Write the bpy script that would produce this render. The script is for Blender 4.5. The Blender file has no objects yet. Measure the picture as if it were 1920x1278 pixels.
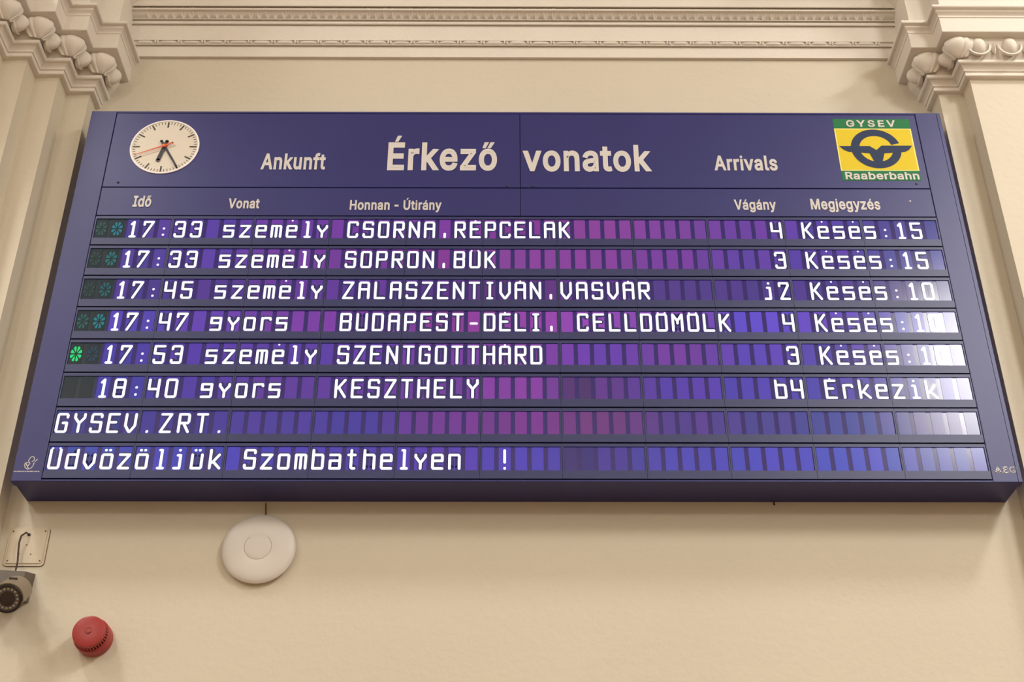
import bpy, math, random
from mathutils import Vector, Matrix
random.seed(7)
C = bpy.context.scene.collection
SC = bpy.context.scene
PI = math.pi
Z0 = 3.17            # height of the underside of the departure board above the floor
YF = -0.134          # front plane of the board, the wall plane is y = 0

# ------------------------------------------------------------------ camera
cam = bpy.data.cameras.new('camera'); co = bpy.data.objects.new('camera', cam); C.objects.link(co)
pitch, yaw, roll = math.radians(31.8325), math.radians(-0.3025), math.radians(-0.0645)
F = Vector((0, math.cos(pitch), math.sin(pitch))); R = Vector((1, 0, 0)); U = Vector((0, -math.sin(pitch), math.cos(pitch)))
Mz = Matrix.Rotation(yaw, 3, 'Z'); F, R, U = Mz @ F, Mz @ R, Mz @ U
c, s = math.cos(roll), math.sin(roll); R, U = c*R + s*U, -s*R + c*U
co.matrix_world = Matrix(((R.x, U.x, -F.x, -0.0323), (R.y, U.y, -F.y, -3.3748), (R.z, U.z, -F.z, Z0-1.563), (0, 0, 0, 1)))
cam.sensor_width = 36; cam.lens = 2470.4/1920*36; cam.clip_start = 0.02
SC.camera = co

# ------------------------------------------------------------------ world, lights, exposure
w = bpy.data.worlds.new('world'); SC.world = w; w.use_nodes = True
w.node_tree.nodes['Background'].inputs[0].default_value = (0.9, 0.8, 0.66, 1)
w.node_tree.nodes['Background'].inputs[1].default_value = 0.05
SC.view_settings.view_transform = 'Standard'; SC.view_settings.look = 'None'
SC.view_settings.exposure = 0.0; SC.view_settings.gamma = 1.0
SC.view_settings.use_curve_mapping = False
ROOM = (-6.0, 7.0, -11.0, 0.0, 6.9)           # x0 x1 y0 y1 ceiling
WARM = (1.0, 0.975, 0.925)
# long pendant lamps: (x, y, z, size x, size y, power);  added, unseen fill globes: (x, y, z, radius, power)
TURN = math.radians(24)          # turned so the lamp's reflection slants across the board's right end
LAMPS = [(3.42, -4.58, 6.2, 0.98, 2.1, 235), (-4.3, -4.30, 6.2, 1.0, 1.8, 40), (3.1, -1.75, 6.2, 0.5, 0.6, 74), (-2.6, -1.70, 6.2, 0.5, 0.6, 60)]  # the last lamp is an extra, added to brighten the upper wall
FILL_GLOBES = [(0.9, -8.8, 5.5, 0.28, 125), (5.0, -8.8, 5.5, 0.28, 115), (-3.6, -8.8, 5.5, 0.28, 180)]  # unseen lamps added to spread more light onto the upper wall
for (x, y, z, sx, sy, pw) in LAMPS:
    l = bpy.data.lights.new('lamp_light', 'AREA'); l.shape = 'RECTANGLE'; l.size = sx; l.size_y = sy
    l.energy = pw; l.color = WARM
    lo = bpy.data.objects.new('lamp_light', l); C.objects.link(lo); lo.location = (x, y, z); lo.rotation_euler.z = TURN if x > 3.2 else 0
for (x, y, z, r, pw) in FILL_GLOBES:
    l = bpy.data.lights.new('added_fill_light', 'POINT'); l.shadow_soft_size = r; l.energy = pw; l.color = WARM
    lo = bpy.data.objects.new('added_fill_light', l); C.objects.link(lo); lo.location = (x, y, z)

# ------------------------------------------------------------------ materials
def lin(v):
    v = v/255.0
    return v/12.92 if v <= 0.04045 else ((v+0.055)/1.055)**2.4
def rgb(r, g, b): return (lin(r), lin(g), lin(b), 1.0)
def mat(name, col, rough=0.5, metal=0.0, spec=0.5, emit=None, strength=0.0, noise=0.0, nscale=3.0, bump=0.0, bscale=60.0, coat=0.0):
    m = bpy.data.materials.new(name); m.use_nodes = True
    nt = m.node_tree; b = nt.nodes['Principled BSDF']
    b.inputs['Base Color'].default_value = col; b.inputs['Roughness'].default_value = rough
    b.inputs['Metallic'].default_value = metal; b.inputs['Specular IOR Level'].default_value = spec
    b.inputs['Coat Weight'].default_value = coat; b.inputs['Coat Roughness'].default_value = 0.08
    if emit is not None:
        b.inputs['Emission Color'].default_value = emit; b.inputs['Emission Strength'].default_value = strength
    if noise or bump:
        tc = nt.nodes.new('ShaderNodeTexCoord')
    if noise:
        n = nt.nodes.new('ShaderNodeTexNoise'); n.inputs['Scale'].default_value = nscale; n.inputs['Detail'].default_value = 4
        nt.links.new(tc.outputs['Object'], n.inputs['Vector'])
        mr = nt.nodes.new('ShaderNodeMapRange'); mr.inputs[1].default_value = 0.3; mr.inputs[2].default_value = 0.7
        mr.inputs[3].default_value = 1-noise; mr.inputs[4].default_value = 1+noise
        nt.links.new(n.outputs['Fac'], mr.inputs[0])
        mx = nt.nodes.new('ShaderNodeVectorMath'); mx.operation = 'SCALE'; mx.inputs[0].default_value = col[:3]
        nt.links.new(mr.outputs[0], mx.inputs['Scale']); nt.links.new(mx.outputs[0], b.inputs['Base Color'])
    if bump:
        n2 = nt.nodes.new('ShaderNodeTexNoise'); n2.inputs['Scale'].default_value = bscale; n2.inputs['Detail'].default_value = 5
        nt.links.new(tc.outputs['Object'], n2.inputs['Vector'])
        bp = nt.nodes.new('ShaderNodeBump'); bp.inputs['Strength'].default_value = bump; bp.inputs['Distance'].default_value = 0.01
        nt.links.new(n2.outputs['Fac'], bp.inputs['Height']); nt.links.new(bp.outputs['Normal'], b.inputs['Normal'])
    return m
M = {}
M['wall'] = mat('wall_paint', rgb(214, 205, 187), 0.75, spec=0.25, noise=0.02, nscale=1.6, bump=0.12, bscale=45)
M['stucco'] = mat('white_moulding_paint', rgb(230, 223, 212), 0.7, spec=0.25, noise=0.02, nscale=5, bump=0.1, bscale=70)
M['ceiling'] = mat('ceiling_paint', rgb(235, 226, 210), 0.8, noise=0.02)
M['floor'] = mat('floor_stone', rgb(128, 98, 72), 0.4, noise=0.08, nscale=2)
M['navy'] = mat('navy_painted_steel', rgb(41, 42, 108), 0.42, spec=0.5, noise=0.04, nscale=8, bump=0.02, bscale=300)
M['groove'] = mat('navy_seam_and_gap_shade', rgb(16, 12, 40), 0.8, spec=0.1)  # near-black navy carries the shade of the gaps between panels
M['bezel'] = mat('blue_grey_plastic', rgb(44, 50, 98), 0.42, spec=0.5, noise=0.04, nscale=12)
M['pane'] = mat('indigo_display_glass', rgb(18, 14, 50), 0.16, spec=0.6, emit=rgb(50, 36, 104), strength=0.75)
M['pane_green'] = mat('dark_green_display_glass', rgb(22, 34, 40), 0.16, spec=0.6, emit=rgb(34, 50, 58), strength=0.6)
M['letter'] = mat('white_vinyl_letter', rgb(214, 209, 206), 0.5)
M['dial'] = mat('clock_dial', rgb(216, 206, 190), 0.45)
M['dial_rim'] = mat('clock_rim', rgb(245, 238, 240), 0.35)
M['black'] = mat('black_lacquer', rgb(28, 22, 40), 0.4)
M['mark'] = mat('clock_marks', rgb(52, 42, 40), 0.5)
M['orange'] = mat('orange_lacquer', rgb(222, 92, 44), 0.4)
M['yellow'] = mat('yellow_vinyl', rgb(222, 196, 44), 0.6, spec=0.2)
M['cream'] = mat('cream_vinyl_edge', rgb(244, 234, 150), 0.6, spec=0.2)
M['green'] = mat('green_vinyl', rgb(40, 118, 72), 0.6, spec=0.2)
M['emblem'] = mat('slate_blue_vinyl', rgb(46, 58, 88), 0.6, spec=0.2)
M['white_plastic'] = mat('white_plastic', rgb(222, 216, 210), 0.4, noise=0.01)
M['seam'] = mat('grey_seam', rgb(150, 138, 124), 0.5)
M['red'] = mat('red_plastic', rgb(160, 52, 50), 0.35, spec=0.4, noise=0.03, nscale=20)
M['dark_red'] = mat('dark_red_plastic', rgb(96, 20, 18), 0.5)
M['cctv'] = mat('taupe_painted_metal', rgb(132, 118, 100), 0.4, noise=0.03, nscale=20)
M['cctv_dark'] = mat('dark_grey_metal', rgb(98, 88, 80), 0.45)
M['cctv_black'] = mat('black_rubber', rgb(34, 26, 22), 0.5)
M['glass_dark'] = mat('camera_lens_glass', rgb(40, 32, 30), 0.08, spec=0.8)
M['led'] = mat('infrared_led', rgb(140, 132, 124), 0.25)
M['cable'] = mat('dark_brown_cable', rgb(56, 36, 26), 0.5)
M['wire'] = mat('brown_wire', rgb(122, 84, 54), 0.6)
M['plate'] = mat('painted_cover_plate', rgb(210, 197, 176), 0.55, noise=0.03, nscale=30)
M['hole'] = mat('dark_screw_and_gap_shade', rgb(92, 68, 50), 0.6)
M['housing'] = mat('white_lamp_housing', rgb(225, 222, 214), 0.5)
M['diffuser'] = mat('lamp_diffuser', (0.9, 0.9, 0.9, 1), 0.5, emit=(1.0, 0.975, 0.925, 1), strength=4)
M['screw'] = mat('bright_screw', rgb(200, 195, 205), 0.3, metal=0.6)

def glow(name, strength, rough, base):
    """Backlit liquid crystal window: the colour is the colour of that window's own light."""
    m = mat(name, base, rough, spec=0.45, emit=(1, 1, 1, 1), strength=strength)
    nt = m.node_tree; oi = nt.nodes.new('ShaderNodeObjectInfo')
    nt.links.new(oi.outputs['Color'], nt.nodes['Principled BSDF'].inputs['Emission Color'])
    return m
M['cell'] = glow('backlit_window', 0.84, 0.19, rgb(12, 8, 26))
M['char'] = glow('lit_segment', 1.25, 0.3, rgb(60, 60, 60))
m = mat('backlit_window_row', rgb(12, 8, 26), 0.19, spec=0.45, emit=(1, 1, 1, 1), strength=0.84)
at = m.node_tree.nodes.new('ShaderNodeAttribute'); at.attribute_name = 'tint'
m.node_tree.links.new(at.outputs['Color'], m.node_tree.nodes['Principled BSDF'].inputs['Emission Color'])
M['cell_row'] = m

# ------------------------------------------------------------------ mesh helpers
class MB:
    def __init__(s): s.v = []; s.f = []; s.m = []; s.mats = []
    def mi(s, m):
        if m not in s.mats: s.mats.append(m)
        return s.mats.index(m)
    def add(s, vs, fs, m=None):
        o = len(s.v); s.v += [tuple(v) for v in vs]
        for f in fs: s.f.append(tuple(i+o for i in f)); s.m.append(s.mi(m) if m else 0)
    def box(s, x0, x1, y0, y1, z0, z1, m=None):
        v = [(x, y, z) for z in (z0, z1) for y in (y0, y1) for x in (x0, x1)]
        s.add(v, [(0, 2, 3, 1), (4, 5, 7, 6), (0, 1, 5, 4), (2, 6, 7, 3), (0, 4, 6, 2), (1, 3, 7, 5)], m)
    def bbox(s, x0, x1, y0, y1, z0, z1, b, m=None):
        """box whose front (y0) edges are chamfered by b"""
        v = [(x0, y1, z0), (x1, y1, z0), (x1, y1, z1), (x0, y1, z1), (x0, y0+b, z0), (x1, y0+b, z0), (x1, y0+b, z1), (x0, y0+b, z1),
             (x0+b, y0, z0+b), (x1-b, y0, z0+b), (x1-b, y0, z1-b), (x0+b, y0, z1-b)]
        s.add(v, [(0, 3, 2, 1), (0, 1, 5, 4), (1, 2, 6, 5), (2, 3, 7, 6), (3, 0, 4, 7), (4, 5, 9, 8), (5, 6, 10, 9), (6, 7, 11, 10), (7, 4, 8, 11), (8, 9, 10, 11)], m)
    def flat(s, pts, y, m=None, th=0.0):
        """polygon in the x-z plane at depth y facing -y, optional thickness behind"""
        n = len(pts)
        a = sum(pts[i][0]*pts[(i+1) % n][1]-pts[(i+1) % n][0]*pts[i][1] for i in range(n))
        if a < 0: pts = pts[::-1]
        if th:
            vs = [(x, y, z) for x, z in pts]+[(x, y+th, z) for x, z in pts]
            fs = [tuple(range(n))]+[tuple(reversed(range(n, 2*n)))]+[(i, i+n, (i+1) % n+n, (i+1) % n) for i in range(n)]
            s.add(vs, fs, m)
        else: s.add([(x, y, z) for x, z in pts], [tuple(range(n))], m)
    def ribbon(s, pts, w, y, m=None, caps=True, th=0.0):
        for (a, b) in zip(pts[:-1], pts[1:]):
            dx, dz = b[0]-a[0], b[1]-a[1]; L = math.hypot(dx, dz)
            if L < 1e-7: continue
            nx, nz = -dz/L*w/2, dx/L*w/2
            s.flat([(a[0]+nx, a[1]+nz), (b[0]+nx, b[1]+nz), (b[0]-nx, b[1]-nz), (a[0]-nx, a[1]-nz)], y, m, th)
        if caps:
            for p in pts: s.flat([(p[0]+w/2*math.cos(t*PI/4+PI/8), p[1]+w/2*math.sin(t*PI/4+PI/8)) for t in range(8)], y, m, th)
    def lathe(s, prof, cen, axis=Vector((0, -1, 0)), n=40, m=None, upv=None):
        """prof: list of (radius, height along axis)"""
        axis = Vector(axis).normalized(); up = Vector(upv) if upv else Vector((0, 0, 1))
        if abs(axis.dot(up)) > 0.95: up = Vector((1, 0, 0))
        a = axis.cross(up).normalized(); b = axis.cross(a).normalized(); cen = Vector(cen)
        vs = []; fs = []
        for r, h in prof:
            for i in range(n):
                t = 2*PI*i/n; vs.append(cen+axis*h+(a*math.cos(t)+b*math.sin(t))*max(r, 1e-5))
        for k in range(len(prof)-1):
            for i in range(n):
                j = (i+1) % n; fs.append((k*n+i, k*n+j, (k+1)*n+j, (k+1)*n+i))
        s.add(vs, fs, m)
    def tube(s, pts, r, n=8, m=None):
        pts = [Vector(p) for p in pts]; vs = []; fs = []
        for k, p in enumerate(pts):
            d = (pts[min(k+1, len(pts)-1)]-pts[max(k-1, 0)]).normalized()
            up = Vector((0, 1, 0)) if abs(d.y) < 0.9 else Vector((0, 0, 1))
            a = d.cross(up).normalized(); b = d.cross(a).normalized()
            for i in range(n):
                t = 2*PI*i/n; vs.append(p+(a*math.cos(t)+b*math.sin(t))*r)
        for k in range(len(pts)-1):
            for i in range(n):
                j = (i+1) % n; fs.append((k*n+i, k*n+j, (k+1)*n+j, (k+1)*n+i))
        fs.append(tuple(range(n))); fs.append(tuple(range((len(pts)-1)*n, len(pts)*n)))
        s.add(vs, fs, m)
    def mesh(s, name, m=None, smooth=None):
        me = bpy.data.meshes.new(name); me.from_pydata(s.v, [], s.f)
        if s.mats:
            for k in s.mats: me.materials.append(k)
            me.polygons.foreach_set('material_index', s.m)
        elif m: me.materials.append(m)
        me.update()
        if smooth is not None:
            import bmesh
            bm = bmesh.new(); bm.from_mesh(me); bmesh.ops.recalc_face_normals(bm, faces=bm.faces[:]); bm.to_mesh(me); bm.free()
            me.polygons.foreach_set('use_smooth', [True]*len(me.polygons))
            me.set_sharp_from_angle(angle=math.radians(smooth))
        return me
    def build(s, name, m=None, parent=None, smooth=None):
        return link(name, s.mesh(name, m, smooth), parent)
def link(name, me, parent=None):
    o = bpy.data.objects.new(name, me); C.objects.link(o)
    if parent:
        o.parent = parent
    return o
def thing(name, loc, label, cat, group=None):
    o = bpy.data.objects.new(name, None); C.objects.link(o); o.location = loc; o.empty_display_size = 0.05
    o['label'] = label; o['category'] = cat
    if group: o['group'] = group
    return o
def struct(o): o['kind'] = 'structure'; return o

# ------------------------------------------------------------------ room shell
x0, x1, y0, y1, H = ROOM; T = 0.25
def shell(name, a, m):
    b = MB(); b.box(*a); return struct(b.build(name, m))
shell('floor', (x0-T, x1+T, y0-T, y1+T, -T, 0), M['floor'])
shell('ceiling', (x0-T, x1+T, y0-T, y1+T, H, H+T), M['ceiling'])
wall_back = shell('wall_back', (x0-T, x1+T, 0, T, 0, H), M['wall'])
shell('wall_left', (x0-T, x0, y0, 0, 0, H), M['wall'])
shell('wall_right', (x1, x1+T, y0, 0, 0, H), M['wall'])
shell('wall_front', (x0-T, x1+T, y0-T, y0, 0, H), M['wall'])

# stepped pilasters: profile (offset, height) swept along the stepped plan
LP = [(-1.405, 0.0)]
for k in range(7):
    xk = -1.405-0.079*k; yk = -0.084-0.0815*k
    LP += [(xk, yk), (xk-0.079, yk)]
LP += [(-4.0, LP[-1][1])]
RP = [(1.392, 0.0), (1.392, -0.096), (1.475, -0.096), (1.475, -0.168), (4.2, -0.168)]
def sweep(plan, sgn, prof, name, m, parent=None):
    b = MB(); n = len(plan); vs = []; fs = []
    for (o, z) in prof:
        for i, (x, y) in enumerate(plan):
            xx = x+sgn*o if i < n-1 else x
            vs.append((xx, (y-o) if i else 0.03, Z0+z))
    for k in range(len(prof)-1):
        for i in range(n-1):
            q = (k*n+i, k*n+i+1, (k+1)*n+i+1, (k+1)*n+i)
            fs.append(q if sgn < 0 else q[::-1])
    b.add(vs, fs); return b.build(name, m, parent)
SHAFT = [(-0.018, -Z0), (-0.018, 1.44), (-0.014, 1.452)]
def arc(a, b, n, bulge):
    r = []
    for i in range(1, n):
        t = i/n; r.append((a[0]+(b[0]-a[0])*t+bulge*math.sin(PI*t), a[1]+(b[1]-a[1])*t))
    return r
PROF = [(-0.014, 1.452), (0.0, 1.453), (0.002, 1.455), (0.002, 1.465), (-0.003, 1.467), (0.000, 1.470), (0.004, 1.4715)]
PROF += arc((0.004, 1.4715), (0.014, 1.488), 5, -0.004) + [(0.014, 1.488), (0.022, 1.490), (0.025, 1.493), (0.025, 1.502), (0.021, 1.5045), (0.018, 1.507)]
PROF += arc((0.018, 1.507), (0.05, 1.572), 8, 0.004) + [(0.05, 1.573), (0.077, 1.574), (0.079, 1.576), (0.079, 1.636), (0.082, 1.638)]
PROF += arc((0.082, 1.639), (0.092, 1.652), 4, -0.003) + [(0.093, 1.653), (0.088, 1.655), (0.09, 1.661), (0.101, 1.664), (0.103, 1.667), (0.103, 1.674), (0.099, 1.677), (0.06, 1.681),
         (0.058, 1.76), (0.062, 1.86), (0.09, 1.90), (0.09, 1.93), (0.10, 1.95), (0.10, 1.965)]
PROF += arc((0.10, 1.965), (0.22, 2.10), 8, -0.03) + [(0.22, 2.10), (0.24, 2.11), (0.24, 2.17), (0.26, 2.19), (0.26, H-Z0)]
caps = []
for side, plan, sg in (('left', LP, 1), ('right', RP, -1)):
    pl = sweep(plan, sg, SHAFT, 'pilaster', M['wall']); struct(pl)
    cp = sweep(plan, sg, PROF, 'capital', M['stucco'], pl)
    pl['label'] = 'stepped beige pilaster with white egg and leaf capital, %s of the departure board' % side
    caps.append(pl)

# egg and dart pieces of the capitals (shared meshes)
def egg_mesh():
    b = MB(); n = 14; k = 8; vs = []; fs = []
    for j in range(k+1):
        ph = PI/2*j/k
        for i in range(n):
            t = 2*PI*i/n; q = 1+0.12*math.sin(t)
            vs.append((0.025*math.cos(t)*math.cos(ph)*q, -0.024*math.sin(ph), 0.031*math.sin(t)*math.cos(ph)+0.002))
    for j in range(k):
        for i in range(n): fs.append((j*n+i, j*n+(i+1) % n, (j+1)*n+(i+1) % n, (j+1)*n+i))
    b.add(vs, fs); return b.mesh('egg', M['stucco'], 50)
def rim_mesh():
    b = MB(); pts = [(-0.034, 0.0, 0.030)]
    for i in range(13):
        t = PI+PI*i/12; pts.append((0.036*math.cos(t), -0.006, 0.040*math.sin(t)+0.006))
    pts.append((0.034, 0.0, 0.030)); b.tube(pts, 0.0048, 6); return b.mesh('shell_rim', M['stucco'], 60)
def dart_mesh():
    b = MB(); v = [(-0.010, 0, 0.030), (0.010, 0, 0.030), (0, -0.010, 0.026), (-0.008, 0, -0.002), (0.008, 0, -0.002), (0, -0.012, -0.004), (0, 0, -0.034), (0, -0.003, -0.032),
                  (-0.009, 0, -0.014), (0.009, 0, -0.014), (0, -0.012, -0.014)]
    b.add(v, [(0, 2, 1), (0, 3, 5, 2), (2, 5, 4, 1), (3, 8, 10, 5), (5, 10, 9, 4), (8, 6, 7, 10), (10, 7, 6, 9)]); return b.mesh('dart', M['stucco'], 40)
EGG, RIM, DART = egg_mesh(), rim_mesh(), dart_mesh()
def leaf_mesh(sg):
    """acanthus leaf folded round a convex corner at the origin; one flank runs along the face, the other along the side"""
    b = MB(); nu, nt = 25, 12; vs = []; fs = []
    for j in range(nt+1):
        t = j/nt                                  # 0 = top, 1 = tip
        wd = 0.060*(1-0.06*t-0.40*t**3)
        bul = 0.020*math.sin(PI*min(1, t*1.05))**0.8+0.017*(1-t)+0.002
        z = 0.034-0.070*t
        for i in range(nu):
            u = -1+2*i/(nu-1)
            rib = 0.0055*abs(math.sin(u*PI*3.0))*(0.5+0.5*t)
            lob = 0.006*abs(math.sin(u*PI*2.5))*t
            dd = abs(u)*wd; rr = 0.012
            out = (bul+rib)*(1-0.55*abs(u)**3)
            # path: along +x side (sg) for u>0 face, u<0 goes back along y
            if u < 0: dd *= 0.42
            if u >= 0: p = Vector((-sg*dd, 0)); nrm = Vector((0, -1))
            else: p = Vector((0, dd)); nrm = Vector((sg, 0))
            k = max(0, 1-dd/rr)
            dg = Vector((sg, -1)).normalized()
            nrm = (nrm*(1-k*0.75)+dg*k*0.75).normalized()
            q = p+nrm*out
            vs.append((q.x, q.y, z+lob))
    for j in range(nt):
        for i in range(nu-1): fs.append((j*nu+i, j*nu+i+1, (j+1)*nu+i+1, (j+1)*nu+i))
    # close the back
    o = len(vs); vs.append((0, 0.0, 0.034)); vs.append((0, 0.0, -0.036))
    fs.append(tuple([o]+list(range(nu))[::-1])); fs.append(tuple([o+1]+list(range(nt*nu, nt*nu+nu))))
    b.add(vs, fs); return b.mesh('leaf', M['stucco'], 55)
LEAFL, LEAFR = leaf_mesh(1), leaf_mesh(-1)
def put(me, name, parent, loc, rz=0, sc=(1, 1, 1)):
    o = link(name, me, parent); o.location = loc; o.rotation_euler = (0, 0, rz); o.scale = sc; return o
ZE = Z0+1.543; OB = 0.032      # centre height of the egg band and its mean offset
def corner_leaf(par, x, y, sg): put(LEAFL if sg > 0 else LEAFR, 'leaf', par, (x+sg*(OB-0.004), y-OB+0.004, ZE+0.001), 0, (1.12, 1.12, 1.08))
def side_egg(par, x, y, sg, sc=0.92):
    rz = sg*PI/2
    put(EGG, 'egg', par, (x+sg*(OB-0.004), y, ZE-0.007), rz, (sc*1.14, 1.95, sc*1.12)); put(RIM, 'shell_rim', par, (x+sg*OB, y, ZE-0.003), rz, (sc, 1, sc))
for k in range(6):
    xk = -1.405-0.079*k; yk = -0.084-0.0815*k
    corner_leaf(caps[0], xk, yk, 1)
    side_egg(caps[0], xk, yk+0.050-OB, 1, 1.0)
    # small curled tendril on each face
    b = MB(); b.tube([(-0.012, 0, 0.004), (-0.008, -0.004, -0.004), (0, -0.006, -0.007), (0.008, -0.004, -0.004), (0.012, 0, 0.002)], 0.003, 6)
    put(b.mesh('tendril', M['stucco'], 60), 'tendril', caps[0], (xk-0.045, yk-OB-0.026, ZE+0.002))
corner_leaf(caps[1], 1.392, -0.096, -1); corner_leaf(caps[1], 1.475, -0.168, -1)
side_egg(caps[1], 1.392, -0.046-OB, -1, 1.0); side_egg(caps[1], 1.475, -0.122-OB, -1, 0.9)
for k in range(9):
    ex = 1.519+0.103*k
    put(EGG, 'egg', caps[1], (ex, -0.168-OB-0.002, ZE+0.001), 0, (1.05, 1.25, 1.1)); put(RIM, 'shell_rim', caps[1], (ex, -0.168-OB-0.006, ZE-0.002), 0, (1.05, 1, 1.0))
    put(DART, 'dart', caps[1], (ex+0.0515, -0.168-OB-0.004, ZE+0.004))

# ------------------------------------------------------------------ entablature over the board (trim_1)
def prism_x(prof, xa, xb, name, m, parent=None):
    b = MB(); n = len(prof)
    vs = [(xa, -o, Z0+z) for o, z in prof]+[(xb, -o, Z0+z) for o, z in prof]
    b.add(vs, [(i, i+n, i+n+1, i+1) for i in range(n-1)]); return b.build(name, m, parent)
TP = [(-0.02, 1.683), (0.010, 1.684), (0.012, 1.686), (0.012, 1.738), (0.020, 1.741), (0.022, 1.745), (0.018, 1.752), (0.020, 1.760), (0.026, 1.764), (0.026, 1.838),
      (0.034, 1.842), (0.036, 1.846), (0.036, 1.852), (0.033, 1.856), (0.032, 1.860), (0.042, 1.866), (0.036, 1.870)]
TP += arc((0.036, 1.870), (0.058, 1.908), 5, 0.002)+[(0.062, 1.910), (0.066, 1.913), (0.066, 1.920), (0.058, 1.923), (0.060, 1.927), (0.072, 1.930), (0.074, 1.934), (0.074, 2.02),
      (0.09, 2.04), (0.09, 2.06), (0.13, 2.10), (0.14, 2.16), (0.18, 2.2), (0.18, H-Z0)]
TP = [(o, z-max(0, o-0.008)*(z+1.563)/3.375) if z < 2.03 else (o, z) for o, z in TP]
trim = struct(prism_x(TP, -1.47, 1.45, 'trim_1', M['stucco']))
trim['label'] = 'white stucco entablature with bead and leaf rows above the departure board'
# bead row: long and short beads
bl = MB(); bl.lathe([(0.0, -0.030), (0.004, -0.028), (0.0065, -0.02), (0.007, 0.0), (0.0065, 0.02), (0.004, 0.028), (0.0, 0.030)], (0, 0, 0), (1, 0, 0), 8)
BEAD = bl.mesh('bead', M['stucco'], 60)
bs = MB(); bs.lathe([(0.0, -0.0045), (0.0065, -0.003), (0.0075, 0), (0.0065, 0.003), (0.0, 0.0045)], (0, 0, 0), (1, 0, 0), 8)
REEL = bs.mesh('reel', M['stucco'], 60)
x = -1.29; i = 0
while x < 1.29:
    put(BEAD, 'bead', trim, (x, -0.021, Z0+1.7395+random.uniform(-.0012, .0012)), 0, (random.uniform(.88, 1.05), 1, random.uniform(.85, 1.1)))
    put(REEL, 'reel', trim, (x+0.036, -0.021, Z0+1.7405))
    put(REEL, 'reel', trim, (x+0.045, -0.021, Z0+1.7390))
    x += 0.081; i += 1
# leaf-and-tongue row
b = MB()
v = []; f = []
for j, (zz, ww, oo) in enumerate([(0.019, 0.008, 0.010), (0.010, 0.010, 0.008), (0, 0.0105, 0.006), (-0.010, 0.009, 0.004), (-0.018, 0.005, 0.003), (-0.022, 0.001, 0.001)]):
    v += [(-ww, 0.0, zz), (-ww*0.55, -oo, zz), (0, -oo*0.35, zz), (ww*0.55, -oo, zz), (ww, 0, zz)]
for j in range(5):
    for i in range(4): f.append((j*5+i, (j+1)*5+i, (j+1)*5+i+1, j*5+i+1))
b.add(v, f); TONGUE = b.mesh('acanthus_tongue', M['stucco'], 70)
n = 88
for i in range(n):
    o = put(TONGUE, 'acanthus_tongue', trim, (-1.30+2.6*(i+.5)/n, -0.048, Z0+1.852), 0, (random.uniform(.95, 1.2), random.uniform(.8, 1.3), random.uniform(.92, 1.05)))
    o.rotation_euler = (math.radians(30), math.radians(random.uniform(-9, 9)), 0)

# ------------------------------------------------------------------ departure board
board = thing('departure_board', (0, 0, Z0), 'large navy blue station arrivals board with a clock and eight lit display rows', 'departure board')
HB = 1.3234; WX = 1.375; DX = 1.2925
def P(b, name, m=None, parent=None, smooth=None):
    return b.build(name, m, parent or board, smooth)
b = MB(); b.box(-WX+0.004, WX-0.004, YF+0.006, 0.0, 0.002, HB-0.002); P(b, 'casing', M['navy'])
b = MB(); b.box(-DX-0.003, DX+0.003, YF+0.0055, YF+0.0062, 0.004, HB-0.008); P(b, 'gap_shade_sheet', M['groove'])  # dark sheet that deepens the shade in the panel gaps by colour
# bezel strips left and right, thin edges above and below
for xa, xb in ((-WX, -DX-0.0015), (DX+0.0015, WX)):
    b = MB(); b.bbox(xa, xb, YF, YF+0.03, 0, HB, 0.0012); P(b, 'side_bezel', M['navy'])
for sx in (1,):
    b = MB(); b.box(min(sx*(WX-0.0115), sx*(WX-0.0127)), max(sx*(WX-0.0115), sx*(WX-0.0127)), YF-0.0003, YF+0.001, 0.002, HB-0.002); P(b, 'bezel_seam', M['groove'])
b = MB(); b.bbox(-DX-0.0015, DX+0.0015, YF, YF+0.03, 0, 0.0055, 0.001); P(b, 'bottom_edge', M['navy'])
b = MB(); b.bbox(-DX-0.0015, DX+0.0015, YF, YF+0.03, 1.3155, HB, 0.001); P(b, 'top_edge', M['navy'])
SEAM = 0.0112
header = []
for xa, xb in ((-DX+0.0008, SEAM-0.0011), (SEAM+0.0011, DX-0.0008)):
    b = MB(); b.bbox(xa, xb, YF, YF+0.0055, 1.0125, 1.3140, 0.0008); header.append(P(b, 'header_panel', M['navy']))
colp = []
for xa, xb in ((-DX+0.0008, SEAM-0.0008), (SEAM+0.0008, DX-0.0008)):
    b = MB(); b.bbox(xa, xb, YF, YF+0.0055, 0.9020, 1.0092, 0.0008); colp.append(P(b, 'column_heading_panel', M['navy']))
for (x, z, par) in ((-0.03, 1.0185, header[0]), (-1.245, 1.0295, header[0]), (0.05, 1.0185, header[1]), (1.252, 1.0305, header[1]), (1.221, 0.9615, colp[1])):
    b = MB(); b.lathe([(0.0, 0.0022), (0.0030, 0.002), (0.0042, 0.0)], (x, YF, z), n=12)
    P(b, 'screw', M['screw'] if z < 1 else M['black'], par, 60)
b = MB(); b.tube([(0.7187, -0.004, 0.001), (0.7187, -0.004, -0.008), (0.7187, -0.011, -0.010)], 0.0022, 8); P(b, 'small_hook', M['black'])

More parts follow.
